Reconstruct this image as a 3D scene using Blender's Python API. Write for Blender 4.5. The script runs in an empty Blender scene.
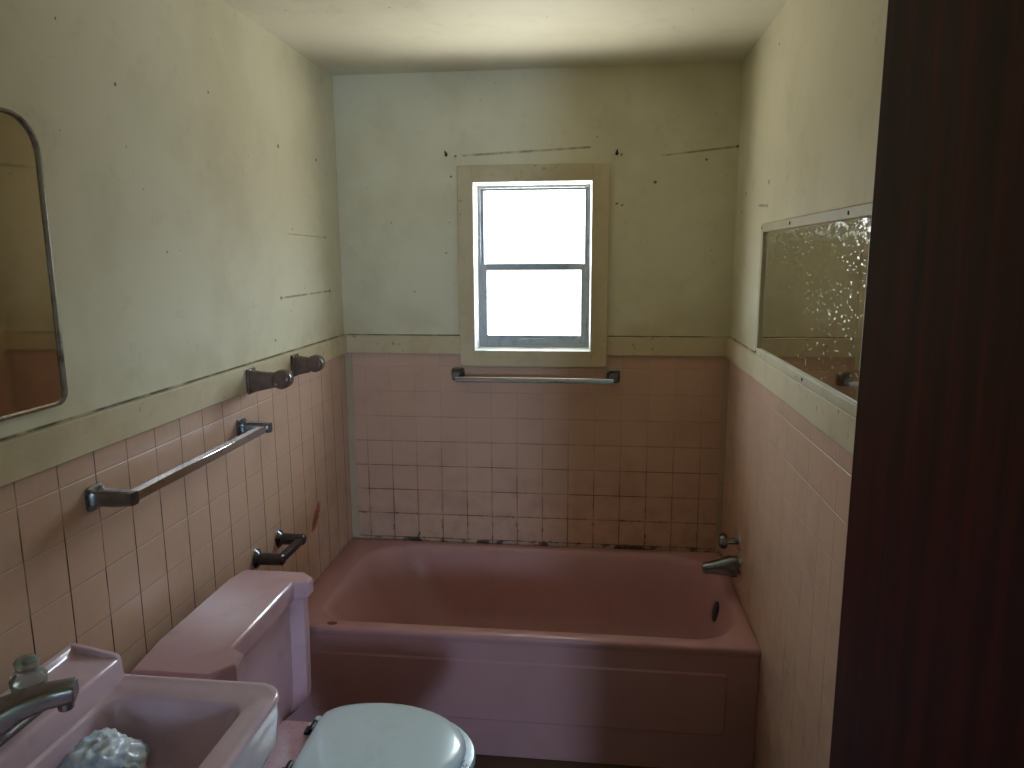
import bpy, bmesh, math, random
from mathutils import Vector, Matrix, noise
random.seed(7)
SC = bpy.context.scene
COL = SC.collection
W, D, CEIL = 1.53, 2.8574, 2.293          # room width, back wall distance, ceiling height
PITCH = 0.1043                            # tile pitch
TRIM0, TRIM1 = 1.220, 1.295               # wainscot board bottom / top
ROW0 = 0.439                              # one horizontal grout line
COLL = D - 0.2686                         # a vertical grout line on the side walls
COLB = 0.080

# ------------------------------------------------------------------ node helpers
class NT:
    def __init__(s, name):
        s.m = bpy.data.materials.new(name); s.m.use_nodes = True
        s.t = s.m.node_tree; s.t.nodes.clear()
        s.out = s.t.nodes.new('ShaderNodeOutputMaterial')
        s.b = s.t.nodes.new('ShaderNodeBsdfPrincipled')
        s.t.links.new(s.b.outputs[0], s.out.inputs[0])
        s._pos = None
    def n(s, typ, **kw):
        nd = s.t.nodes.new(typ)
        for k, v in kw.items(): setattr(nd, k, v)
        return nd
    def link(s, a, b): s.t.links.new(a, b)
    def setin(s, sock, v):
        if isinstance(v, bpy.types.NodeSocket): s.t.links.new(v, sock)
        elif v is not None: sock.default_value = v
    def math(s, op, a, b=None, c=None, clamp=False):
        nd = s.n('ShaderNodeMath', operation=op, use_clamp=clamp)
        s.setin(nd.inputs[0], a)
        if b is not None: s.setin(nd.inputs[1], b)
        if c is not None: s.setin(nd.inputs[2], c)
        return nd.outputs[0]
    def mr(s, v, a, b, c, d, smooth=True):
        nd = s.n('ShaderNodeMapRange', interpolation_type='SMOOTHSTEP' if smooth else 'LINEAR')
        for i, x in enumerate((v, a, b, c, d)): s.setin(nd.inputs[i], x)
        return nd.outputs[0]
    def mix(s, f, a, b, blend='MIX'):
        nd = s.n('ShaderNodeMix', data_type='RGBA', blend_type=blend)
        s.setin(nd.inputs[0], f)
        s.setin(nd.inputs[6], a if isinstance(a, bpy.types.NodeSocket) else (*a, 1))
        s.setin(nd.inputs[7], b if isinstance(b, bpy.types.NodeSocket) else (*b, 1))
        return nd.outputs[2]
    def pos(s):
        if s._pos is None: s._pos = s.n('ShaderNodeTexCoord').outputs['Object']
        return s._pos
    def xyz(s):
        nd = s.n('ShaderNodeSeparateXYZ'); s.link(s.pos(), nd.inputs[0]); return nd.outputs
    def noise(s, scale, detail=3, rough=.55, vec=None):
        nd = s.n('ShaderNodeTexNoise'); s.link(vec or s.pos(), nd.inputs['Vector'])
        nd.inputs['Scale'].default_value = scale; nd.inputs['Detail'].default_value = detail
        nd.inputs['Roughness'].default_value = rough
        return nd.outputs['Fac']
    def stretched(s, sx, sy, sz):
        nd = s.n('ShaderNodeMapping'); s.link(s.pos(), nd.inputs[0]); nd.inputs['Scale'].default_value = (sx, sy, sz)
        return nd.outputs[0]
    def bump(s, h, strength=.3, dist=.002):
        nd = s.n('ShaderNodeBump'); nd.inputs['Strength'].default_value = strength
        nd.inputs['Distance'].default_value = dist; s.link(h, nd.inputs['Height'])
        s.link(nd.outputs[0], s.b.inputs['Normal'])
    def fin(s, col=None, rough=None, metal=None, coat=None, spec=None):
        if col is not None: s.setin(s.b.inputs['Base Color'], col if isinstance(col, bpy.types.NodeSocket) else (*col, 1))
        if rough is not None: s.setin(s.b.inputs['Roughness'], rough)
        if metal is not None: s.setin(s.b.inputs['Metallic'], metal)
        if coat is not None: s.setin(s.b.inputs['Coat Weight'], coat); s.b.inputs['Coat Roughness'].default_value = .06
        if spec is not None: s.setin(s.b.inputs['Specular IOR Level'], spec)
        return s.m

def srgb(r, g, b):
    f = lambda c: c/12.92 if c <= .04045 else ((c+.055)/1.055)**2.4
    return tuple(f(x/255) for x in (r, g, b))

CREAM = srgb(222, 217, 190)

def spots_mask(t, u, v, spots):
    """dark nail holes and chips: spots = (u, v, r)"""
    acc = None
    wob = t.math('MULTIPLY', t.math('SUBTRACT', t.noise(130, 2), .5), .010)
    for (a, b, r) in spots:
        du = t.math('SUBTRACT', u, a); dv = t.math('SUBTRACT', v, b)
        d = t.math('SQRT', t.math('ADD', t.math('MULTIPLY', du, du), t.math('MULTIPLY', dv, dv)))
        m = t.mr(t.math('ADD', d, wob), r*.45, r*1.1, 1.0, 0.0)
        acc = m if acc is None else t.math('MAXIMUM', acc, m)
    return acc

def lines_mask(t, u, v, lines):
    """scratches: (u0, v0, u1, v1, halfwidth)"""
    acc = None
    for (a, b, c, d, w) in lines:
        k = (d-b)/(c-a)
        line = t.math('ADD', t.math('MULTIPLY', t.math('SUBTRACT', u, a), k), b)
        dist = t.math('ABSOLUTE', t.math('SUBTRACT', v, line))
        m = t.mr(dist, w*.5, w*1.3, 1.0, 0.0)
        m = t.math('MULTIPLY', m, t.math('MULTIPLY', t.mr(u, min(a, c)-.004, min(a, c)+.004, 0, 1), t.mr(u, max(a, c)-.004, max(a, c)+.004, 1, 0)))
        acc = m if acc is None else t.math('MAXIMUM', acc, m)
    return acc

def mat_plaster(name, axis, spots=(), lines=(), base=CREAM):
    t = NT(name); o = t.xyz(); u = o[axis]; v = o[2]
    blot = t.mr(t.noise(2.3, 5, .6), .42, .72, 0, .32)
    c = t.mix(blot, base, srgb(176, 166, 128))
    grime = t.mr(t.noise(9, 6, .7), .55, .8, 0, .22)
    c = t.mix(grime, c, srgb(128, 116, 90))
    fly = t.mr(t.noise(55, 2, .5), .735, .79, 0, .7)
    c = t.mix(fly, c, srgb(110, 95, 70))
    # a yellowed, smoke-stained band towards the wainscot board
    band = t.math('MULTIPLY', t.mr(v, TRIM1, TRIM1+.16, .32, 0), t.mr(t.noise(5, 3), .35, .65, .2, 1))
    c = t.mix(band, c, srgb(160, 140, 92))
    if spots: c = t.mix(t.math('MULTIPLY', spots_mask(t, u, v, spots), .82), c, srgb(60, 44, 30))
    if lines: c = t.mix(t.math('MULTIPLY', lines_mask(t, u, v, lines), t.mr(t.noise(22, 3), .3, .6, .15, .6)), c, srgb(84, 58, 36))
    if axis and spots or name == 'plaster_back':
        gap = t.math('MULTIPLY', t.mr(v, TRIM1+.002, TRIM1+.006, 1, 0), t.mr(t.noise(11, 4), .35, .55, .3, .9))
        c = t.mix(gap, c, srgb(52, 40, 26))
    t.bump(t.noise(60, 5, .6), .12, .002)
    return t.fin(c, .62, spec=.25)

def mat_tile(name, axis, u0, dark_v, dark_h, vis_v=1., vis_h=1., mould=0., smear=False, gain=1., fade=False):
    t = NT(name); o = t.xyz(); u = o[axis]; v = o[2]
    def edge(a, off):
        f = t.math('FRACT', t.math('DIVIDE', t.math('SUBTRACT', a, off - 10*PITCH), PITCH))
        return t.math('MULTIPLY', t.math('SUBTRACT', .5, t.math('ABSOLUTE', t.math('SUBTRACT', f, .5))), PITCH)
    def cell(a, off): return t.math('FLOOR', t.math('DIVIDE', t.math('SUBTRACT', a, off - 10*PITCH), PITCH))
    eu, ev = edge(u, u0), edge(v, ROW0)
    lu = t.mr(eu, .0011, .0024, 1, 0); lv = t.mr(ev, .0011, .0024, 1, 0)
    cx = t.n('ShaderNodeCombineXYZ'); t.link(cell(u, u0), cx.inputs[0]); t.link(cell(v, ROW0), cx.inputs[1])
    wn = t.n('ShaderNodeTexWhiteNoise', noise_dimensions='3D'); t.link(cx.outputs[0], wn.inputs['Vector'])
    base = t.mix(t.math('MULTIPLY', wn.outputs['Value'], .55), srgb(205, 170, 147), srgb(196, 164, 142))
    dirt = t.mr(t.noise(4, 5, .65), .45, .75, 0, .28)
    base = t.mix(dirt, base, srgb(150, 116, 90))
    low = t.mr(v, .95, .45, .0, .25)
    base = t.mix(t.math('MULTIPLY', low, t.mr(t.noise(14, 4), .4, .7, 0, 1)), base, srgb(124, 92, 74))
    # grout: pale where clean, brown where soiled (soiled more towards the bottom)
    soil = t.mr(t.noise(7, 4, .6), .3, .62, .25, 1)
    soil = t.math('MULTIPLY', soil, t.math('MULTIPLY', t.mr(v, 1.2, .55, .45, 1.0), gain), clamp=True)
    if fade:
        vis_v = t.math('MULTIPLY', vis_v, t.mr(v, 1.0, .6, .22, 1)); vis_h = t.math('MULTIPLY', vis_h, t.mr(v, 1.15, .8, .3, 1))
    pale, dark = srgb(206, 176, 150), srgb(64, 36, 26)
    gu = t.mix(t.math('MULTIPLY', soil, dark_v, clamp=True), pale, dark)
    gv = t.mix(t.math('MULTIPLY', soil, dark_h, clamp=True), pale, dark)
    c = t.mix(t.math('MULTIPLY', lv, vis_h), base, gv)
    c = t.mix(t.math('MULTIPLY', lu, vis_v), c, gu)
    if mould:
        near = t.math('MAXIMUM', t.mr(eu, .002, .010, 1, 0), t.mr(ev, .002, .008, 1, 0))
        mm = t.math('MULTIPLY', t.mr(t.noise(34, 4, .75), .55, .63, 0, 1), t.math('MULTIPLY', near, t.mr(v, .47, .66, mould, 0)))
        c = t.mix(mm, c, srgb(22, 13, 9))
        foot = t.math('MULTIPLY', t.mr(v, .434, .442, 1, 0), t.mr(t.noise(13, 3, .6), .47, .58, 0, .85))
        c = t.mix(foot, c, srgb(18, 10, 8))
    if smear:
        du = t.math('SUBTRACT', u, t.math('ADD', 2.47, t.math('MULTIPLY', t.math('SUBTRACT', v, .662), .75)))
        d = t.math('SQRT', t.math('ADD', t.math('POWER', t.math('DIVIDE', du, .036), 2), t.math('POWER', t.math('DIVIDE', t.math('SUBTRACT', v, .662), .052), 2)))
        d = t.math('ADD', d, t.math('MULTIPLY', t.math('SUBTRACT', t.noise(60, 3), .5), .8))
        c = t.mix(t.mr(d, .65, 1.0, .9, 0), c, srgb(150, 48, 36))
    h = t.math('SUBTRACT', 1, t.math('MAXIMUM', lu, lv))
    t.bump(h, .5, .0015)
    return t.fin(c, t.math('ADD', .30, t.math('MULTIPLY', dirt, .9)), spec=.45)

def mat_simple(name, col, rough, metal=0., coat=None, spec=None, dirt=None, dscale=12., dlo=.5, dhi=.75, damt=.4, bump=None):
    t = NT(name); c = col
    if dirt: c = t.mix(t.mr(t.noise(dscale, 5, .65), dlo, dhi, 0, damt), col, dirt)
    if bump: t.bump(t.noise(bump[0], 4), bump[1], bump[2])
    return t.fin(c, rough, metal, coat, spec)

def mat_board(name, base):
    t = NT(name)
    c = t.mix(t.mr(t.noise(6, 5, .65), .42, .72, 0, .45), base, srgb(168, 152, 108))
    c = t.mix(t.mr(t.noise(40, 4, .6), .64, .74, 0, .6), c, srgb(104, 86, 58))
    t.bump(t.noise(50, 4), .15, .002)
    return t.fin(c, .5, spec=.3)

M = {}
M['ceil'] = mat_plaster('ceiling_paint', 0, base=srgb(222, 218, 198))
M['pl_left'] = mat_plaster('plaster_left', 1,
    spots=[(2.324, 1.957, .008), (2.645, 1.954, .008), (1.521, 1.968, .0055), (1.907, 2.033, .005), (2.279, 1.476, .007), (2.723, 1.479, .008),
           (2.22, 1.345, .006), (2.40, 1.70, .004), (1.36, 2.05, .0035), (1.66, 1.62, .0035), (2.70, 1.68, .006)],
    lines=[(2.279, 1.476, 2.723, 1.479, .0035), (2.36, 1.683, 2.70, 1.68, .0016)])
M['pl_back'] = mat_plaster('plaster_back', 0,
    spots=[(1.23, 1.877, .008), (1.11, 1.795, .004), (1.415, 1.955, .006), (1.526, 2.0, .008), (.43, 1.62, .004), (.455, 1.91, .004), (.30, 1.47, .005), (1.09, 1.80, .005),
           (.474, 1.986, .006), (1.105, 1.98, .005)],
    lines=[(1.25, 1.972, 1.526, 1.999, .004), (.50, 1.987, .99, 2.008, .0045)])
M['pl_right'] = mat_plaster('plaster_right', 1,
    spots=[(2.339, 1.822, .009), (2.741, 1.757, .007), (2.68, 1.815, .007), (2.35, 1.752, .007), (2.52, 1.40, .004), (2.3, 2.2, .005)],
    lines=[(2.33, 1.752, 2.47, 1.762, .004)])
M['pl_plain'] = mat_plaster('plaster_plain', 0)
M['tile_left'] = mat_tile('tile_left', 1, COLL, 1.0, .25, vis_h=.8, smear=True, gain=1.9)
M['tile_right'] = mat_tile('tile_right', 1, COLL, .75, .12, vis_v=.75, vis_h=.55)
M['tile_back'] = mat_tile('tile_back', 0, COLB, 1.0, 1.0, vis_v=.85, vis_h=.95, mould=.8, fade=True)
M['board'] = mat_board('painted_board', srgb(203, 189, 156))
M['frame_r'] = mat_board('mirror_frame_paint', srgb(196, 188, 158))
M['strip'] = mat_board('corner_caulk', srgb(184, 168, 146))
M['floor'] = mat_simple('old_vinyl', srgb(92, 72, 52), .55, dirt=srgb(48, 34, 24), dscale=9)
PINK = srgb(196, 132, 128)
M['tub'] = mat_simple('tub_enamel', srgb(186, 142, 142), .30, coat=.12, dirt=srgb(150, 100, 86), dscale=7, damt=.2)
M['pink'] = mat_simple('pink_porcelain', srgb(204, 166, 176), .16, coat=.5, dirt=srgb(160, 118, 118), dscale=9, damt=.3)
M['sink'] = mat_simple('sink_porcelain', srgb(212, 184, 196), .16, coat=.5, dirt=srgb(160, 124, 128), dscale=9, damt=.3)
def mat_deck():
    t = NT('pink_porcelain_soiled')
    c = t.mix(t.mr(t.noise(10, 4), .4, .7, 0, .4), srgb(204, 166, 176), srgb(150, 112, 118))
    c = t.mix(t.mr(t.noise(95, 3, .6), .64, .70, 0, .85), c, srgb(52, 34, 30))
    return t.fin(c, .25, coat=.3)
M['deck'] = mat_deck()
M['white'] = mat_simple('seat_enamel', srgb(222, 240, 250), .2, coat=.4, dirt=srgb(170, 176, 172), dscale=8, damt=.2)
M['seat'] = mat_simple('seat_enamel_chipped', srgb(220, 236, 246), .2, coat=.3, dirt=srgb(30, 26, 24), dscale=26, dlo=.60, dhi=.63, damt=.95)
M['chrome'] = mat_simple('tarnished_chrome', (.74, .75, .78), .13, 1., dirt=(.16, .15, .14), dscale=30, dlo=.55, dhi=.75, damt=.6)
M['chrome_dull'] = mat_simple('dull_chrome', (.26, .27, .28), .26, 1., dirt=(.05, .05, .05), dscale=40, damt=.7)
M['dark_metal'] = mat_simple('blackened_metal', (.035, .035, .037), .35, .6, dirt=(.10, .07, .05), dscale=40)
M['gunmetal'] = mat_simple('darkened_chrome', (.10, .10, .105), .22, 1., dirt=(.03, .03, .03), dscale=40, damt=.6)
M['alu'] = mat_simple('weathered_aluminium', srgb(150, 156, 160), .4, .45, dirt=srgb(84, 88, 92), dscale=20, damt=.6)
M['rust'] = mat_simple('rust', srgb(52, 26, 18), .8)
M['silver'] = mat_simple('mirror_edge_metal', (.42, .41, .39), .22, 1., dirt=(.05, .045, .04), dscale=18, dlo=.45, damt=.8)
def mat_mirror(name, tint, speck):
    t = NT(name)
    big = t.mr(t.noise(5, 5, .7), .4, .75, 0, 1)
    o = t.xyz()
    pit = t.mr(t.noise(150, 3, .7, t.stretched(1, .4, 1)), .60, .68, 0, 1)
    pit = t.math('MULTIPLY', pit, t.mr(t.noise(7, 3, .6), .40, .62, .2, .8))
    top = t.math('MULTIPLY', t.mr(o[2], 1.60, 1.69, 0, .5), t.mr(t.noise(120, 4, .7, t.stretched(1, .4, 1)), .45, .62, 0, 1))
    f = t.math('MULTIPLY', t.math('MAXIMUM', pit, top), speck, clamp=True)
    c = t.mix(t.math('MULTIPLY', big, .35), tint, tuple(x*.72 for x in tint))
    c = t.mix(f, c, srgb(206, 212, 200))
    t.link(t.math('SUBTRACT', 1, t.math('MULTIPLY', f, .9)), t.b.inputs['Metallic'])
    return t.fin(c, t.math('ADD', .04, t.math('MULTIPLY', f, .5)))
M['mirror_l'] = mat_mirror('cabinet_mirror', (.74, .67, .64), .0)
M['mirror_r'] = mat_mirror('pitted_mirror', (.86, .86, .80), .8)
def mat_wood():
    t = NT('dark_mahogany'); v = t.stretched(30, 30, 1.6)
    g = t.noise(1.6, 6, .65, v)
    c = t.mix(t.mr(g, .35, .7, 0, 1), srgb(50, 17, 14), srgb(84, 28, 22))
    t.bump(g, .08, .001)
    return t.fin(c, .42, spec=.35)
M['wood'] = mat_wood()
def mat_clear(name, tint, rough=.12, amount=.75):
    t = NT(name); t.b.inputs['Transmission Weight'].default_value = amount; t.b.inputs['IOR'].default_value = 1.47
    c = t.mix(t.mr(t.noise(40, 4, .6), .45, .7, 0, .5), tint, tuple(x*.55 for x in tint))
    return t.fin(c, rough)
M['acrylic'] = mat_clear('clear_acrylic', srgb(206, 214, 206), .10, .8)
M['smoky'] = mat_clear('smoky_acrylic', srgb(128, 108, 96), .22, .45)
M['bag'] = mat_simple('plastic_film', srgb(232, 240, 248), .25, spec=.6, dirt=srgb(150, 186, 220), dscale=16, dlo=.42, dhi=.66, damt=.8, bump=(70, .3, .003))
def mat_pane():
    t = NT('window_glass')
    tr = t.n('ShaderNodeBsdfTransparent'); gl = t.n('ShaderNodeBsdfGlossy'); gl.inputs['Roughness'].default_value = .02
    fr = t.n('ShaderNodeFresnel'); fr.inputs['IOR'].default_value = 1.45
    mx = t.n('ShaderNodeMixShader'); ge = t.n('ShaderNodeNewGeometry'); t.link(t.math('MULTIPLY', fr.outputs[0], t.math('SUBTRACT', 1, ge.outputs['Backfacing'])), mx.inputs[0]); t.link(tr.outputs[0], mx.inputs[1]); t.link(gl.outputs[0], mx.inputs[2])
    t.link(mx.outputs[0], t.out.inputs[0]); return t.m
M['pane'] = mat_pane()

# ------------------------------------------------------------------ mesh helpers
def obj(name, bm, mat, parent=None, smooth=False, bevel=0., seg=2, angle=40, sub=0):
    bmesh.ops.remove_doubles(bm, verts=bm.verts, dist=1e-6)
    bmesh.ops.recalc_face_normals(bm, faces=bm.faces)
    me = bpy.data.meshes.new(name); bm.to_mesh(me); bm.free()
    mats = mat if isinstance(mat, (list, tuple)) else [mat]
    for m in mats: me.materials.append(m)
    o = bpy.data.objects.new(name, me); COL.objects.link(o)
    if parent is not None:
        o.parent = parent
        o.matrix_parent_inverse = Matrix.Translation(-Vector(parent.location))
    if bevel:
        b = o.modifiers.new('bevel', 'BEVEL'); b.width = bevel; b.segments = seg; b.limit_method = 'ANGLE'; b.angle_limit = math.radians(30)
    if sub:
        s = o.modifiers.new('sub', 'SUBSURF'); s.levels = sub; s.render_levels = sub
    if smooth or bevel or sub:
        for p in me.polygons: p.use_smooth = True
        if not sub:
            me.set_sharp_from_angle(angle=math.radians(angle))
    return o

def tag(o, label=None, cat=None, group=None, kind=None):
    if label: o['label'] = label
    if cat: o['category'] = cat
    if group: o['group'] = group
    if kind: o['kind'] = kind
    return o

def empty(name, loc, label, cat, group=None):
    e = bpy.data.objects.new(name, None); e.location = loc; e.empty_display_size = .05; COL.objects.link(e)
    return tag(e, label, cat, group)

def box(bm, a, b, mat=0):
    x0, y0, z0 = a; x1, y1, z1 = b
    v = [bm.verts.new(p) for p in ((x0,y0,z0),(x1,y0,z0),(x1,y1,z0),(x0,y1,z0),(x0,y0,z1),(x1,y0,z1),(x1,y1,z1),(x0,y1,z1))]
    for f in ((0,3,2,1),(4,5,6,7),(0,1,5,4),(1,2,6,5),(2,3,7,6),(3,0,4,7)):
        fc = bm.faces.new([v[i] for i in f]); fc.material_index = mat

def BM(): return bmesh.new()

def loft(bm, rings, cap0=True, cap1=True, closed=True):
    vs = [[bm.verts.new(p) for p in r] for r in rings]
    n = len(rings[0])
    for a, b in zip(vs, vs[1:]):
        for i in range(n if closed else n-1):
            j = (i+1) % n
            bm.faces.new((a[i], a[j], b[j], b[i]))
    if cap0: bm.faces.new(list(reversed(vs[0])))
    if cap1: bm.faces.new(vs[-1])
    return vs

def rr(x0, x1, y0, y1, r, z, n=8):
    """rounded rectangle ring; r is a number or four radii (x1y1, x0y1, x0y0, x1y0)"""
    rs = r if isinstance(r, (list, tuple)) else (r,)*4
    pts = []
    for (cx, cy, a0, rad) in ((x1-rs[0], y1-rs[0], 0, rs[0]), (x0+rs[1], y1-rs[1], 90, rs[1]), (x0+rs[2], y0+rs[2], 180, rs[2]), (x1-rs[3], y0+rs[3], 270, rs[3])):
        for k in range(n+1):
            a = math.radians(a0 + 90*k/n)
            pts.append((cx+rad*math.cos(a), cy+rad*math.sin(a), z))
    return pts

def prism(bm, poly, z0, z1): loft(bm, [[(x, y, z0) for x, y in poly], [(x, y, z1) for x, y in poly]])

def frame_at(d):
    d = Vector(d).normalized(); up = Vector((0, 0, 1)) if abs(d.z) < .95 else Vector((0, 1, 0))
    s = d.cross(up).normalized(); u = s.cross(d).normalized(); return s, u

def sections(bm, path, sizes, n=16, power=2.0):
    """loft superellipse sections (half width, half height) along a path"""
    P = [Vector(p) for p in path]; rings = []
    for i, p in enumerate(P):
        d = (P[min(i+1, len(P)-1)] - P[max(i-1, 0)]); s, u = frame_at(d)
        w, h = sizes[i] if isinstance(sizes[i], (list, tuple)) else (sizes[i], sizes[i])
        ring = []
        for k in range(n):
            a = 2*math.pi*(k+.5)/n; c, q = math.cos(a), math.sin(a)
            cc = math.copysign(abs(c)**(2/power), c); qq = math.copysign(abs(q)**(2/power), q)
            ring.append(p + s*(w*cc) + u*(h*qq))
        rings.append(ring)
    loft(bm, rings)

def lathe(bm, o, axis, prof, n=24):
    """prof = (distance along axis, radius)"""
    o = Vector(o); a = Vector(axis).normalized(); s, u = frame_at(a)
    loft(bm, [[o + a*t + (s*math.cos(2*math.pi*k/n) + u*math.sin(2*math.pi*k/n))*max(r, .0004) for k in range(n)] for t, r in prof])

def struct(o): o['kind'] = 'structure'; return o

# ------------------------------------------------------------------ room shell
T = .10
YF = -.10                                   # hall side of the front wall
def side_wall(name, x0, x1, tile, pl):
    bm = BM()
    box(bm, (x0, 0, 0), (x1, D+.085, TRIM0+.03), 0); box(bm, (x0, 0, TRIM0+.03), (x1, D+.085, CEIL+.1), 1)
    return struct(obj(name, bm, [tile, pl]))
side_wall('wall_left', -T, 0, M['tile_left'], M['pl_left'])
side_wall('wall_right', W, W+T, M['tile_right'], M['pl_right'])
WX0, WX1, WZ0, WZ1 = .54, 1.000, 1.236, 1.887     # window opening
bm = BM(); ZS = TRIM0+.03; YB = D+.085
box(bm, (0, D, 0), (W, YB, WZ0), 0)
box(bm, (0, D, WZ0), (WX0, YB, ZS), 0); box(bm, (WX1, D, WZ0), (W, YB, ZS), 0)
box(bm, (0, D, ZS), (WX0, YB, WZ1), 1); box(bm, (WX1, D, ZS), (W, YB, WZ1), 1)
box(bm, (0, D, WZ1), (W, YB, CEIL+.1), 1)
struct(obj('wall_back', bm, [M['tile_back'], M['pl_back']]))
DX0, DX1, DZ = .66, 1.505, 2.03            # doorway
bm = BM()
box(bm, (-T, YF, 0), (DX0, 0, CEIL+.1)); box(bm, (DX1, YF, 0), (W+T, 0, CEIL+.1)); box(bm, (DX0, YF, DZ), (DX1, 0, CEIL+.1))
struct(obj('wall_front', bm, M['pl_plain']))
bm = BM(); box(bm, (-T, 0, CEIL), (W+T, D+.085, CEIL+.1)); struct(obj('ceiling', bm, M['ceil']))
bm = BM(); box(bm, (-T, YF, -.1), (W+T, D+.085, 0)); struct(obj('floor', bm, M['floor']))
# hall behind the camera, with the window that sends daylight through the doorway
HX0, HX1, HY = -1.0, 2.7, -3.0
hx = (1.86, 2.36, .45, 1.50)
bm = BM()
box(bm, (HX0, HY-.1, 0), (hx[0], HY, CEIL)); box(bm, (hx[1], HY-.1, 0), (HX1, HY, CEIL))
box(bm, (hx[0], HY-.1, 0), (hx[1], HY, hx[2])); box(bm, (hx[0], HY-.1, hx[3]), (hx[1], HY, CEIL))
struct(obj('wall_hall_back', bm, M['pl_plain']))
bm = BM(); box(bm, (HX0-.1, HY-.1, 0), (HX0, YF, CEIL)); struct(obj('wall_hall_left', bm, M['pl_plain']))
bm = BM(); box(bm, (HX1, HY-.1, 0), (HX1+.1, YF, CEIL)); struct(obj('wall_hall_right', bm, M['pl_plain']))
bm = BM(); box(bm, (HX0-.1, YF, 0), (-T, YF+.08, CEIL)); box(bm, (W+T, YF, 0), (HX1+.1, YF+.08, CEIL)); struct(obj('wall_hall_front', bm, M['pl_plain']))
bm = BM(); box(bm, (HX0-.1, HY-.1, CEIL), (HX1+.1, YF, CEIL+.1)); struct(obj('ceiling_hall', bm, M['ceil']))
bm = BM(); box(bm, (HX0-.1, HY-.1, -.1), (HX1+.1, YF, 0)); struct(obj('floor_hall', bm, M['floor']))

# unseen overhang added above the window to keep high sky off the tub
bm = BM(); box(bm, (-T-.3, YB+.012, 2.30), (W+T+.3, YB+.62, 2.36)); box(bm, (-T-.3, YB+.60, 2.20), (W+T+.3, YB+.62, 2.30))
struct(obj('added_sky_blocker', bm, M['pl_plain']))
# wainscot boards and corner strips
TT = .014
CX0, CX1, CZ0, CZ1 = .482, 1.061, 1.178, 1.947     # window casing
bm = BM(); box(bm, (0, 0, TRIM0), (TT, D-.0, TRIM1)); struct(obj('trim_1', bm, M['board'], bevel=.002))
bm = BM(); box(bm, (W-TT, 0, TRIM0), (W, D, TRIM1)); struct(obj('trim_2', bm, M['board'], bevel=.002))
bm = BM(); box(bm, (TT, D-TT, TRIM0+.003), (CX0, D, TRIM1)); struct(obj('trim_3', bm, M['board'], bevel=.002))
bm = BM(); box(bm, (CX1, D-TT, TRIM0+.003), (W-TT, D, TRIM1)); struct(obj('trim_4', bm, M['board'], bevel=.002))
bm = BM(); box(bm, (0, D-.006, .428), (.030, D, TRIM0+.003)); struct(obj('trim_5', bm, M['strip'], bevel=.0015))
bm = BM(); box(bm, (W-.022, D-.006, .428), (W, D, TRIM0+.003)); struct(obj('trim_6', bm, M['strip'], bevel=.0015))

# window: casing, jamb liner, single-hung aluminium sashes
bm = BM(); y0 = D-.020
box(bm, (CX0, y0, CZ0), (WX0, D, CZ1)); box(bm, (WX1, y0, CZ0), (CX1, D, CZ1))
box(bm, (WX0, y0, CZ0), (WX1, D, WZ0)); box(bm, (WX0, y0, WZ1), (WX1, D, CZ1))
win = struct(obj('window_1', bm, M['board'], bevel=.0015))
win['label'] = 'small single-hung aluminium window in a cream painted board casing above the bathtub'
bm = BM(); k = .010; YL = D+.046
def wrect(i, y): return [(WX0+i, y, WZ0+i), (WX1-i, y, WZ0+i), (WX1-i, y, WZ1-i), (WX0+i, y, WZ1-i)]
loft(bm, [wrect(0, y0-.001), wrect(.003, y0-.0015), wrect(k, YL), wrect(k, YB), wrect(0, YB), wrect(0, y0-.001)], cap0=False, cap1=False)
obj('jamb_liner', bm, mat_simple('jamb_paint', srgb(240, 240, 234), .4), win)
ax0, ax1, az0, az1 = WX0+k, WX1-k, WZ0+k, WZ1-k
def rails(name, x0, x1, z0, z1, y0, y1, st, tp, bt, parent, mat):
    bm = BM()
    box(bm, (x0, y0, z0), (x0+st, y1, z1)); box(bm, (x1-st, y0, z0), (x1, y1, z1))
    box(bm, (x0+st, y0, z0), (x1-st, y1, z0+bt)); box(bm, (x0+st, y0, z1-tp), (x1-st, y1, z1))
    return obj(name, bm, mat, parent, bevel=.0015)
rails('outer_frame', ax0, ax1, az0, az1, D+.046, D+.083, .009, .009, .009, win, M['alu'])
fx0, fx1, fz0, fz1 = ax0+.009, ax1-.009, az0+.009, az1-.009
up = rails('upper_sash', fx0-.002, fx1+.002, 1.552, fz1+.002, D+.066, D+.080, .013, .010, .022, win, M['alu'])
lo = rails('lower_sash', fx0, fx1, fz0, 1.576, D+.049, D+.064, .023, .024, .038, win, M['alu'])
bm = BM(); box(bm, (fx0+.006, D+.071, 1.57), (fx1-.006, D+.075, fz1-.004)); obj('pane', bm, M['pane'], up)
bm = BM(); box(bm, (fx0+.014, D+.055, fz0+.03), (fx1-.014, D+.058, 1.556)); obj('pane', bm, M['pane'], lo)
bm = BM(); box(bm, (.715, D+.038, fz0+.012), (.815, D+.050, fz0+.026)); obj('sash_lift', bm, M['alu'], lo, bevel=.003)

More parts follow.
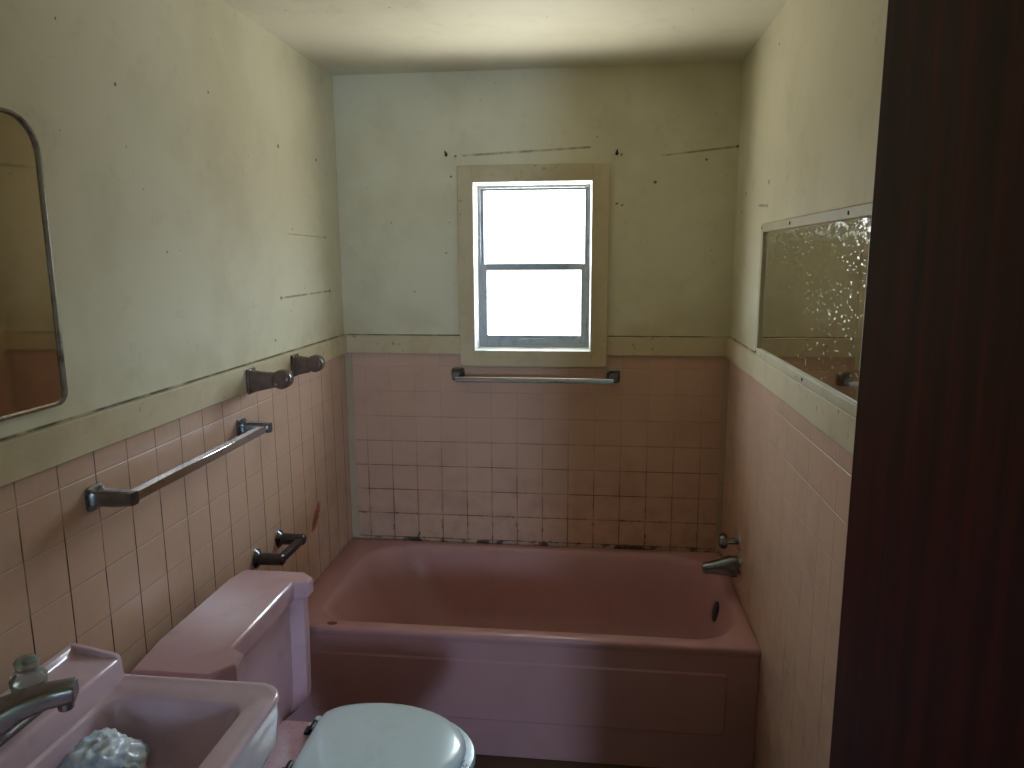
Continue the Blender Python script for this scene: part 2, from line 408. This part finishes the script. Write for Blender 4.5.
# door standing open on the right
hinge = Vector((1.497, .02)); free = Vector((1.279, .750)); dd = (free-hinge).normalized(); nn = Vector((-dd.y, dd.x))
if nn.x > 0: nn = -nn
th = .035
poly = [hinge, free, free - nn*th, hinge - nn*th]
bm = BM(); prism(bm, [(p.x, p.y) for p in poly], .012, 2.02)
door = struct(obj('door_1', bm, M['wood'], bevel=.002))
door['label'] = 'dark mahogany flush door standing open at the right edge'
for s in (1, -1):
    c = free - dd*.065 + (nn*0 if s > 0 else -nn*th)
    bm = BM(); lathe(bm, (c.x, c.y, .93), (nn.x*s, nn.y*s, 0), [(0, .030), (.005, .030), (.008, .012), (.03, .012), (.036, .024), (.052, .027), (.062, .018), (.064, .001)])
    obj('door_knob', bm, M['chrome_dull'], door, smooth=True)
bm = BM(); box(bm, (DX0-.0, YF-.012, 0), (DX0+.015, .0, DZ)); box(bm, (DX1-.004, YF-.012, 0), (DX1, 0, DZ)); box(bm, (DX0+.015, YF-.012, DZ-.015), (DX1-.004, 0, DZ))
struct(obj('trim_7', bm, M['wood']))

# ------------------------------------------------------------------ bathtub
tub = empty('bathtub', (W/2, 2.48, 0), 'dusty pink built-in bathtub along the back wall under the window', 'bathtub')
bx0, bx1, by0, by1, RZ = .001, W-.001, 2.104, D-.007, .427
R4 = lambda a, b, c, d: (a, b, c, d)
rings = [rr(bx0, bx1, by0+.006, by1, .004, RZ-.030), rr(bx0, bx1, by0+.001, by1, .004, RZ-.014), rr(bx0, bx1, by0+.002, by1, .004, RZ-.007), rr(bx0+.001, bx1-.001, by0+.006, by1-.001, .004, RZ-.002),
         rr(bx0+.004, bx1-.004, by0+.013, by1-.004, .006, RZ),
         rr(.095, 1.490, 2.152, 2.818, R4(.19, .20, .12, .15), RZ-.001),
         rr(.101, 1.485, 2.157, 2.812, R4(.19, .20, .12, .15), RZ-.004),
         rr(.112, 1.478, 2.163, 2.803, R4(.19, .20, .12, .15), RZ-.013),
         rr(.125, 1.470, 2.169, 2.794, R4(.19, .20, .12, .15), RZ-.032),
         rr(.150, 1.458, 2.176, 2.782, R4(.19, .20, .13, .15), RZ-.075),
         rr(.200, 1.440, 2.188, 2.764, R4(.18, .20, .14, .15), RZ-.16),
         rr(.260, 1.422, 2.205, 2.742, R4(.17, .19, .15, .15), RZ-.25),
         rr(.310, 1.402, 2.232, 2.712, R4(.15, .17, .15, .14), RZ-.315),
         rr(.380, 1.360, 2.285, 2.655, R4(.12, .13, .12, .12), RZ-.345),
         rr(.60, 1.15, 2.42, 2.53, .05, RZ-.352)]
bm = BM(); loft(bm, rings, cap0=False)
obj('basin', bm, M['tub'], tub, smooth=True, angle=70)
bm = BM(); box(bm, (bx0, 2.111, 0), (bx1, 2.15, RZ-.02))
ap = obj('apron', bm, M['tub'], tub, bevel=.003)
bm = BM(); yp = 2.111
outer = rr(.10, 1.435, .128, .338, .012, 0, 4); inner = rr(.106, 1.429, .134, .332, .010, 0, 4)
loft(bm, [[(x, yp, z) for x, z, _ in outer], [(x, yp-.004, z) for x, z, _ in inner]], cap0=False)
obj('apron_panel', bm, M['tub'], ap)
bm = BM(); lathe(bm, (1.459, 2.490, .352), (-1, 0, .22), [(0, .037), (.004, .037), (.007, .030), (.007, .001)])
obj('overflow_plate', bm, M['dark_metal'], tub, smooth=True)
bm = BM(); lathe(bm, (1.27, 2.47, .0755), (0, 0, 1), [(0, .032), (.004, .030), (.005, .018), (.002, .001)])
obj('drain', bm, M['chrome_dull'], tub, smooth=True)
# chipped spot on the rim
bm = BM(); lathe(bm, (.175, 2.130, RZ-.0006), (0, 0, 1), [(0, .012), (.0011, .011), (.0013, .002)], n=14)
for v in bm.verts: v.co.x = .175 + (v.co.x-.175)*1.5
obj('enamel_chip', bm, mat_simple('chipped_enamel', srgb(120, 52, 40), .6), tub)

# tub spout and valve on the right wall
sp = empty('tub_spout', (W, 2.47, .53), 'dull chrome tub spout on the right wall over the bathtub rim', 'faucet')
bm = BM(); lathe(bm, (W, 2.47, .545), (-1, 0, 0), [(0, .040), (.004, .040), (.010, .031), (.014, .024)]); obj('flange', bm, M['chrome'], sp, smooth=True)
bm = BM(); sections(bm, [(W-.012, 2.47, .535), (1.495, 2.47, .535), (1.465, 2.47, .531), (1.43, 2.47, .526), (1.41, 2.47, .523), (1.402, 2.47, .522)],
                    [(.026, .038), (.026, .037), (.023, .028), (.020, .021), (.019, .018), (.016, .014)], 16, 2.8)
obj('spout', bm, M['chrome_dull'], sp, smooth=True, angle=55)
va = empty('tub_valve', (W, 2.50, .61), 'small chrome valve with round knob just above the tub spout', 'valve')
bm = BM(); lathe(bm, (W, 2.50, .615), (-1, 0, 0), [(0, .034), (.004, .034), (.012, .024), (.016, .014)]); obj('flange', bm, M['chrome'], va, smooth=True)
bm = BM(); lathe(bm, (W-.014, 2.50, .615), (-1, 0, 0), [(0, .012), (.03, .011)]); obj('stem', bm, M['chrome_dull'], va, smooth=True)
bm = BM()
pr = [(0, .012), (.004, .024), (.012, .028), (.022, .027), (.030, .020), (.033, .001)]
a0 = Vector((W-.040, 2.50, .615)); nseg = 24; rg = []
for t_, r_ in pr:
    rg.append([a0 + Vector((-t_, math.cos(2*math.pi*i/nseg)*r_*(1-.10*((i//2) % 2)), math.sin(2*math.pi*i/nseg)*r_*(1-.10*((i//2) % 2)))) for i in range(nseg)])
loft(bm, rg); obj('knob', bm, M['chrome_dull'], va, smooth=True)

# ------------------------------------------------------------------ toilet
TY = 1.558
to = empty('toilet', (.40, TY, 0), 'pink toilet with white lid closed between sink and bathtub', 'toilet')
def tankpoly(i):
    h = [(.055+i, .256-i), (.228, .256-i), (.238-i, .252-i), (.270-i, .214), (.270-i, .178+i*.3), (.238-i, .160+i*.3)]
    pts = [(x, TY+d) for x, d in h] + [(x, TY-d) for x, d in reversed(h)]
    return pts
TP = tankpoly(0)
def lr(i, z): return [(x, y, z) for x, y in tankpoly(i)]
bm = BM()
loft(bm, [lr(.004, .712), lr(0, .717), lr(0, .756), lr(.0025, .7615), lr(.006, .764)])
for yy in (TY-.156, TY+.156):
    bmesh.ops.bisect_plane(bm, geom=bm.verts[:]+bm.edges[:]+bm.faces[:], plane_co=(0, yy, 0), plane_no=(0, 1, 0))
for v in bm.verts:
    e = abs(v.co.y-TY)-.1565
    if v.co.z > .74 and e > 0: v.co.z -= .014*min(1, e/.10)
obj('tank_lid', bm, M['pink'], to, smooth=True, angle=20)
def tk(i, z, sh=0., yy=1.): return [(min(x, .270-sh) if x > .1 else x, TY+(y-TY)*yy, z) for x, y in tankpoly(i)]
bm = BM()
loft(bm, [tk(.04, .365, .075, .86), tk(.03, .385, .05, .93), tk(.024, .415, .024, .985), tk(.022, .43), tk(.018, .60), tk(.018, .714)])
obj('tank', bm, M['pink'], to, smooth=True, angle=25)
def egg(x0, x1, hw, wb, n=48, xm=None):
    """toilet seat outline: straight back of half width wb at x0, widest hw at xm, rounded front at x1"""
    xm = xm or x0 + (x1-x0)*.42
    pts = []
    for k in range(n):
        a = 2*math.pi*k/n; c, s = math.cos(a), math.sin(a)
        if c >= 0: x = xm+(x1-xm)*c; y = hw*s
        else:
            q = -c; x = xm-(xm-x0)*min(1, q*1.12)
            y = math.copysign(wb + (hw-wb)*math.sqrt(max(0, 1-min(1, q*1.12)**2)), s) if q*1.12 < 1 else wb*s/math.sqrt(max(1e-6, 1-(1/1.12)**2))
        pts.append((x, TY-.013+y))
    return pts
def ering(pts, z, sc=1., cx=.52, dx=0.):
    cy = TY-.013
    return [(cx+(x-cx)*sc+dx, cy+(y-cy)*sc, z) for x, y in pts]
E0 = egg(.33, .745, .176, .100)
bm = BM()
B = egg(.30, .735, .170, .110)
loft(bm, [ering(B, 0, .60, .45, -.02), ering(B, .03, .58, .45, -.02), ering(B, .10, .50, .45, -.02), ering(B, .18, .52, .45, 0), ering(B, .27, .74, .48, 0), ering(B, .34, .92, .5), ering(B, .375, 1.0), ering(B, .392, 1.0), ering(B, .398, .97)])
bowl = obj('bowl', bm, M['pink'], to, smooth=True)
bm = BM()
loft(bm, [rr(.20, .40, TY-.115, TY+.105, .02, .34), rr(.20, .40, TY-.118, TY+.108, .02, .395), rr(.204, .396, TY-.114, TY+.104, .018, .401)])
obj('deck', bm, M['deck'], bowl, smooth=True, angle=50)
bm = BM()
loft(bm, [ering(E0, .400, .985), ering(E0, .404, 1.0), ering(E0, .414, 1.0), ering(E0, .420, .985), ering(E0, .421, .90)])
obj('seat', bm, M['seat'], to, smooth=True)
L0 = egg(.325, .722, .168, .094)
bm = BM()
loft(bm, [ering(L0, .4225, .97), ering(L0, .4235, .992), ering(L0, .428, 1.0), ering(L0, .434, .995), ering(L0, .439, .975), ering(L0, .442, .945), ering(L0, .4445, .86), ering(L0, .4455, .5)])
obj('seat_lid', bm, M['white'], to, smooth=True)
for s in (1, -1):
    cy = TY-.013+s*.078
    bm = BM(); box(bm, (.290, cy-.014, .4005), (.324, cy+.014, .409)); sections(bm, [(.312, cy-.020, .416), (.312, cy+.020, .416)], [.009, .009], 12)
    h = obj('hinge', bm, M['dark_metal'], to, bevel=.002)
    bm = BM(); lathe(bm, (.316, cy+s*.026, .4005), (0, 0, 1), [(0, .013), (.016, .013), (.024, .009), (.026, .001)])
    tag(obj('bolt_cap', bm, M['white'], h, smooth=True), 'white bolt cap')

# ------------------------------------------------------------------ sink
SY = .968
si = empty('sink', (0, SY, .80), 'pink wall-hung sink with square basin and raised back ledge', 'sink')
def sr(x0, x1, dy, r, z): return rr(x0, x1, SY-dy, SY+dy, r, z)
bm = BM()
q = .004
loft(bm, [sr(.10, .30, .10, .09, .60), sr(.04, .34, .165, .10, .635), sr(q, .395, .222, R4(.06, .005, .005, .06), .668), sr(q, .424, .238, R4(.055, .004, .004, .055), .685), sr(q, .436, .2455, R4(.052, .004, .004, .052), .71), sr(q, .440, .247, R4(.05, .004, .004, .05), .765), sr(q, .441, .2475, R4(.05, .004, .004, .05), .786),
          sr(q, .444, .249, R4(.05, .004, .004, .05), .794), sr(q, .442, .247, R4(.05, .004, .004, .05), .8005), sr(q+.006, .437, .243, R4(.048, .004, .004, .048), .803), sr(q+.012, .430, .237, R4(.045, .004, .004, .045), .801), sr(q+.02, .415, .224, R4(.042, .006, .006, .042), .797),
          sr(.116, .394, .190, R4(.035, .06, .06, .035), .7955), sr(.119, .391, .187, R4(.035, .06, .06, .035), .7935), sr(.122, .388, .183, R4(.035, .06, .06, .035), .787), sr(.128, .380, .175, R4(.04, .06, .06, .04), .74),
          sr(.145, .36, .155, .06, .69), sr(.18, .315, .105, .06, .668), sr(.22, .27, .03, .02, .662)])
obj('basin', bm, M['sink'], si, smooth=True, angle=60)
bm = BM()
prof = [(q, .785), (.116, .785), (.1155, .805), (.111, .832), (.107, .8395), (.100, .842), (.030, .846), (.022, .850), (.016, .8605), (.010, .863), (q, .863)]
ys = [SY-.240, SY+.240]
loft(bm, [[(x, y, z) for x, z in prof] for y in ys])
ends = [(q, .80), (.112, .80), (.110, .836), (.106, .844), (.100, .848), (.016, .8635), (q, .8635)]
for a, b in ((SY+.232, SY+.244), (SY-.244, SY-.232)):
    loft(bm, [[(x, y, z) for x, z in ends] for y in (a, b)])
obj('back_ledge', bm, M['sink'], si, bevel=.003, seg=3)
bm = BM(); lathe(bm, (.245, SY, .6625), (0, 0, 1), [(0, .022), (.003, .021), (.003, .012), (.001, .001)]); obj('drain', bm, M['chrome_dull'], si, smooth=True)

bm = BM()
sections(bm, [(.245, SY, .610), (.245, SY, .50), (.240, SY, .462), (.215, SY, .440), (.185, SY, .452), (.172, SY, .490), (.165, SY, .515), (.140, SY, .530), (.001, SY, .530)], [.018]*9, 14)
obj('trap_pipe', bm, M['chrome_dull'], si, smooth=True)
fa = empty('sink_faucet', (.06, SY, .845), 'dark chrome sink faucet with clear acrylic handles on the back ledge', 'faucet')
ZL = .8445
bm = BM(); loft(bm, [rr(.030, .094, SY-.105, SY+.105, .03, ZL), rr(.030, .094, SY-.105, SY+.105, .03, ZL+.006), rr(.036, .088, SY-.099, SY+.099, .025, ZL+.014), rr(.044, .080, SY-.09, SY+.09, .017, ZL+.016)])
obj('base_plate', bm, M['chrome_dull'], fa, smooth=True)
bm = BM()
sections(bm, [(.052, SY-.045, .866), (.078, SY-.022, .884), (.108, SY+.002, .896), (.140, SY+.020, .903), (.174, SY+.036, .905), (.177, SY+.0375, .905)],
         [(.034, .026), (.030, .023), (.025, .018), (.022, .0165), (.0205, .0155), (.019, .014)], 20, 5)
obj('spout', bm, M['chrome_dull'], fa, smooth=True, angle=50)
bm = BM(); lathe(bm, (.162, SY+.030, .896), (0, 0, -1), [(0, .012), (.010, .0125), (.020, .012), (.022, .010), (.022, .001)]); obj('aerator', bm, M['chrome_dull'], fa, smooth=True)
bm = BM(); lathe(bm, (.062, SY-.03, ZL+.01), (0, 0, 1), [(0, .030), (.018, .027), (.030, .020), (.034, .001)]); obj('body', bm, M['chrome_dull'], fa, smooth=True)
for s in (1, -1):
    cy = SY + s*.085; cxh = .050; rg = []; ns = 32
    for z, r_, f in ((0, .017, 0), (.006, .027, .03), (.030, .029, .07), (.038, .024, .07), (.042, .018, .05), (.050, .018, .03), (.060, .020, .05), (.064, .016, .05), (.066, .001, 0)):
        rg.append([(cxh+r_*(1-f*((i//2) % 2))*math.cos(2*math.pi*i/ns), cy+r_*(1-f*((i//2) % 2))*math.sin(2*math.pi*i/ns), ZL+.0165+z) for i in range(ns)])
    bm = BM(); loft(bm, rg); tag(obj('handle', bm, M['acrylic'], fa, smooth=True), 'clear acrylic handle')
# crumpled plastic bag lying in the basin
bm = BM(); bmesh.ops.create_icosphere(bm, subdivisions=5, radius=1)
for v in bm.verts:
    p = v.co.copy(); n1 = noise.noise(p*1.6+Vector((3, 1, 7))); rdg = 1-abs(noise.noise(p*3.1+Vector((9, 2, 4)))); r2 = 1-abs(noise.noise(p*7+Vector((1, 5, 2))))
    s = 1 + .22*n1 + .30*(rdg-.7) + .12*(r2-.7)
    v.co = Vector((p.x*.062*s, p.y*.072*s, max(p.z*.062*s, -.034)))
    v.co += Vector((.182, SY+.066, .726))
bag = tag(obj('plastic_bag', bm, M['bag'], smooth=True, angle=80), 'crumpled pale blue-white plastic bag lying in the pink sink basin', 'plastic bag')

# ------------------------------------------------------------------ wall fittings
def post(bm, p, d, fl, L, tip):
    """square flange that tapers to a small square tip"""
    p = Vector(p); d = Vector(d)
    sections(bm, [p, p+d*.005, p+d*.008, p+d*.020, p+d*(L*.55), p+d*L], [fl, fl, fl*.86, fl*.62, (tip*1.25), tip], 24, 5)
tb = empty('towel_bar', (0, 1.64, 1.12), 'long square chrome towel bar on the left wall above the toilet tank', 'towel bar')
for y in (1.325, 1.953):
    bm = BM(); post(bm, (.0003, y, 1.122), (1, 0, 0), .026, .090, .0135); obj('post', bm, M['chrome_dull'], tb, smooth=True, angle=35)
bm = BM(); sections(bm, [(.076, 1.325, 1.122), (.076, 1.953, 1.122)], [.0145, .0145], 4, 2); 
for v in bm.verts: pass
obj('bar', bm, M['chrome'], tb, bevel=.0015)
tb2 = empty('towel_bar', (.78, D, 1.13), 'short chrome towel bar under the window on the back wall', 'towel bar')
for x in (.470, 1.088):
    bm = BM(); post(bm, (x, D-.0003, 1.140), (0, -1, 0), .027, .060, .015); obj('post', bm, M['chrome_dull'], tb2, smooth=True, angle=35)
bm = BM(); sections(bm, [(.470, D-.055, 1.128), (1.088, D-.055, 1.128)], [.0115, .0115], 24, 5)
obj('bar', bm, M['chrome'], tb2, smooth=True, angle=35)

def acryl_post(y, L, label):
    e = empty('towel_bar_post', (TT, y, 1.25), label, 'towel bar post', 'two acrylic posts of the missing towel bar')
    bm = BM(); box(bm, (TT+.0003, y-.024, 1.213), (TT+.010, y+.024, 1.287)); obj('flange', bm, M['smoky'], e, bevel=.004)
    bm = BM(); sections(bm, [(TT+.009, y, 1.250), (TT+.016, y, 1.250), (TT+.05, y, 1.252), (TT+L-.045, y, 1.255)], [(.020, .034), (.019, .032), (.016, .026), (.014, .022)], 24, 3.5); obj('stem', bm, M['smoky'], e, smooth=True)
    bm = BM(); lathe(bm, (TT+L-.024, y-.020, 1.257), (0, 1, 0), [(0, .016), (.002, .024), (.006, .028), (.034, .028), (.038, .024), (.040, .016)], 28); obj('socket', bm, M['smoky'], e, smooth=True, angle=50)
acryl_post(2.0, .125, 'smoky acrylic towel bar post with no bar, nearer of two, on the left wall board')
acryl_post(2.318, .100, 'smoky acrylic towel bar post with no bar, farther of two, nearest the tub corner')

ph = empty('toilet_paper_holder', (0, 2.07, .705), 'empty blackened chrome toilet paper holder on the left wall behind the tank', 'toilet paper holder')
for y in (1.99, 2.15):
    bm = BM(); lathe(bm, (.0003, y, .703), (1, 0, 0), [(0, .030), (.004, .030), (.010, .024), (.014, .019), (.05, .018), (.086, .0175), (.090, .013)]); obj('post', bm, M['gunmetal'], ph, smooth=True)
    bm = BM(); lathe(bm, (.0002, y, .703), (1, 0, 0), [(0, .033), (.0025, .033), (.004, .031)]); tag(obj('flange', bm, M['chrome'], ph, smooth=True), 'chrome flange')
bm = BM(); sections(bm, [(.077, 1.99, .702), (.077, 2.15, .702)], [(.012, .012), (.012, .012)], 20, 4); obj('crossbar', bm, M['gunmetal'], ph, smooth=True, angle=35)

# left: frameless-looking cabinet mirror with rounded metal rim
mc = empty('cabinet_mirror', (0, 1.06, 1.58), 'tall mirror with thin rounded metal rim on the left wall above the sink', 'mirror')
my0, my1, mz0, mz1 = .86, 1.268, 1.330, 1.858
def wr(x, i, r): return [(x, a, b) for a, b, _ in rr(my0+i, my1-i, mz0+i, mz1-i, (r+.028, r+.028, r-.014, r-.014), 0, 8)]
bm = BM(); loft(bm, [wr(.0005, .006, .036), wr(.010, .006, .036)]); obj('glass', bm, M['mirror_l'], mc)
bm = BM(); loft(bm, [wr(.0005, .0015, .040), wr(.0005, 0, .040), wr(.012, 0, .040), wr(.0155, .002, .039), wr(.0155, .006, .036), wr(.0105, .0085, .034), wr(.0098, .0085, .034)], cap0=False, cap1=False)
obj('rim', bm, M['silver'], mc, smooth=True, angle=50)

# right: framed, pitted mirror standing on the wainscot board
fm = empty('framed_mirror', (W, 1.80, TRIM1), 'wide pitted mirror in a cream board frame on the right wall', 'mirror')
ry0, ry1, rz0, rz1 = 1.22, 2.338, TRIM1+.0005, 1.699
fw_ = .026
def rail(a, b):
    bm = BM(); box(bm, a, b); return obj('frame_rail', bm, M['frame_r'], fm, bevel=.003)
rail((W-.016, ry0, rz1-fw_), (W-.0003, ry1, rz1)); rail((W-.016, ry0, rz0), (W-.0003, ry1, rz0+fw_))
rail((W-.016, ry0, rz0+fw_), (W-.0003, ry0+fw_, rz1-fw_)); rail((W-.016, ry1-fw_, rz0+fw_), (W-.0003, ry1, rz1-fw_))
bm = BM(); box(bm, (W-.008, ry0+.02, rz0+.02), (W-.003, ry1-.02, rz1-.02)); obj('glass', bm, M['mirror_r'], fm)
for (y, z) in ((2.325, rz1-.013), (2.325, rz0+.013), (2.0, rz1-.013), (1.80, rz0+.013), (1.55, rz1-.013)):
    bm = BM(); lathe(bm, (W-.016, y, z), (-1, 0, 0), [(0, .0045), (.0012, .0045), (.002, .002)], 12); obj('screw', bm, M['rust'], fm)

# stubs of the curtain-rod brackets either side of the window casing
def hook(x, z, label):
    e = empty('curtain_hook', (x, D, z), label, 'curtain hook', 'two curtain hooks above the window')
    bm = BM(); loft(bm, [[(a, D-.0003, b) for a, b, _ in rr(x-.0055, x+.0055, z-.008, z+.007, .004, 0, 3)], [(a, D-.003, b) for a, b, _ in rr(x-.0045, x+.0045, z-.007, z+.006, .004, 0, 3)]])
    obj('plate', bm, M['rust'], e)
    bm = BM(); sections(bm, [(x, D-.002, z+.002), (x, D-.012, z+.001), (x, D-.018, z+.004), (x, D-.019, z+.011)], [.003, .003, .003, .0022], 10); obj('hook', bm, M['dark_metal'], e, smooth=True)
hook(.437, 1.993, 'small dark curtain hook on the back wall above left corner of window casing')
hook(1.087, 1.985, 'small dark curtain hook on the back wall above right corner of window casing')

# ------------------------------------------------------------------ daylight
wd = bpy.data.worlds.new('daylight'); SC.world = wd; wd.use_nodes = True
nt = wd.node_tree; nt.nodes.clear()
out = nt.nodes.new('ShaderNodeOutputWorld'); bg = nt.nodes.new('ShaderNodeBackground'); nt.links.new(bg.outputs[0], out.inputs[0])
tc = nt.nodes.new('ShaderNodeTexCoord'); sx = nt.nodes.new('ShaderNodeSeparateXYZ'); nt.links.new(tc.outputs['Generated'], sx.inputs[0])
ramp = nt.nodes.new('ShaderNodeValToRGB'); mp = nt.nodes.new('ShaderNodeMapRange')
mp.inputs[1].default_value = -1; mp.inputs[2].default_value = 1; nt.links.new(sx.outputs[2], mp.inputs[0]); nt.links.new(mp.outputs[0], ramp.inputs[0])
cr = ramp.color_ramp
SKY = [(0.0, (.98, .95, .85)), (.16, (.96, .93, .83)), (.31, (.44, .42, .37)), (.45, (.22, .215, .20)), (.525, (.26, .28, .29)), (.62, (.62, .74, .84)), (.78, (.68, .88, 1.0)), (.90, (.34, .46, .60)), (1.0, (.17, .25, .38))]
cr.elements[0].position = SKY[0][0]; cr.elements[0].color = (*SKY[0][1], 1); cr.elements[1].position = 1; cr.elements[1].color = (*SKY[-1][1], 1)
for p, c in SKY[1:-1]:
    e = cr.elements.new(p); e.color = (*c, 1)
# the side the hall window faces is open blue sky
m2 = nt.nodes.new('ShaderNodeMapRange'); m2.inputs[1].default_value = .3; m2.inputs[2].default_value = -.6; nt.links.new(sx.outputs[1], m2.inputs[0])
mx = nt.nodes.new('ShaderNodeMix'); mx.data_type = 'RGBA'; nt.links.new(m2.outputs[0], mx.inputs[0]); nt.links.new(ramp.outputs[0], mx.inputs[6]); mx.inputs[7].default_value = (.76, 1.1, 1.62, 1)
nt.links.new(mx.outputs[2], bg.inputs[0]); bg.inputs[1].default_value = 27.0
def portal(name, loc, rot, sx_, sy_):
    l = bpy.data.lights.new(name, 'AREA'); l.shape = 'RECTANGLE'; l.size = sx_; l.size_y = sy_; l.cycles.is_portal = True
    o = bpy.data.objects.new(name, l); o.location = loc; o.rotation_euler = rot; COL.objects.link(o); return o
portal('window_portal', ((WX0+WX1)/2, YB+.005, (WZ0+WZ1)/2), (math.radians(-90), 0, 0), WX1-WX0, WZ1-WZ0)
portal('hall_window_portal', ((hx[0]+hx[1])/2, HY-.105, (hx[2]+hx[3])/2), (math.radians(90), 0, 0), hx[1]-hx[0], hx[3]-hx[2])

# ------------------------------------------------------------------ camera
cam = bpy.data.cameras.new('camera'); co = bpy.data.objects.new('camera', cam); COL.objects.link(co)
r = Vector((0.99340655, 0.11452125, -0.00532011)); u = Vector((-0.01441686, 0.17082552, 0.98519582)); f = Vector((-0.11373467, 0.97862328, -0.17135022))
m = Matrix((( r.x, u.x, -f.x, 1.0193), (r.y, u.y, -f.y, 0), (r.z, u.z, -f.z, 1.6024), (0, 0, 0, 1)))
co.matrix_world = m
cam.sensor_width = 36; cam.lens = 728.2932/1024*36; cam.clip_start = .01
SC.camera = co
SC.view_settings.view_transform = 'Standard'; SC.view_settings.look = 'None'; SC.view_settings.gamma = 1; SC.view_settings.use_curve_mapping = False
SC.view_settings.exposure = 0.0
SC.cycles.use_denoising = True
SC.cycles.diffuse_bounces = 7; SC.cycles.max_bounces = 14; SC.cycles.glossy_bounces = 5
SC.cycles.sample_clamp_indirect = 4.0
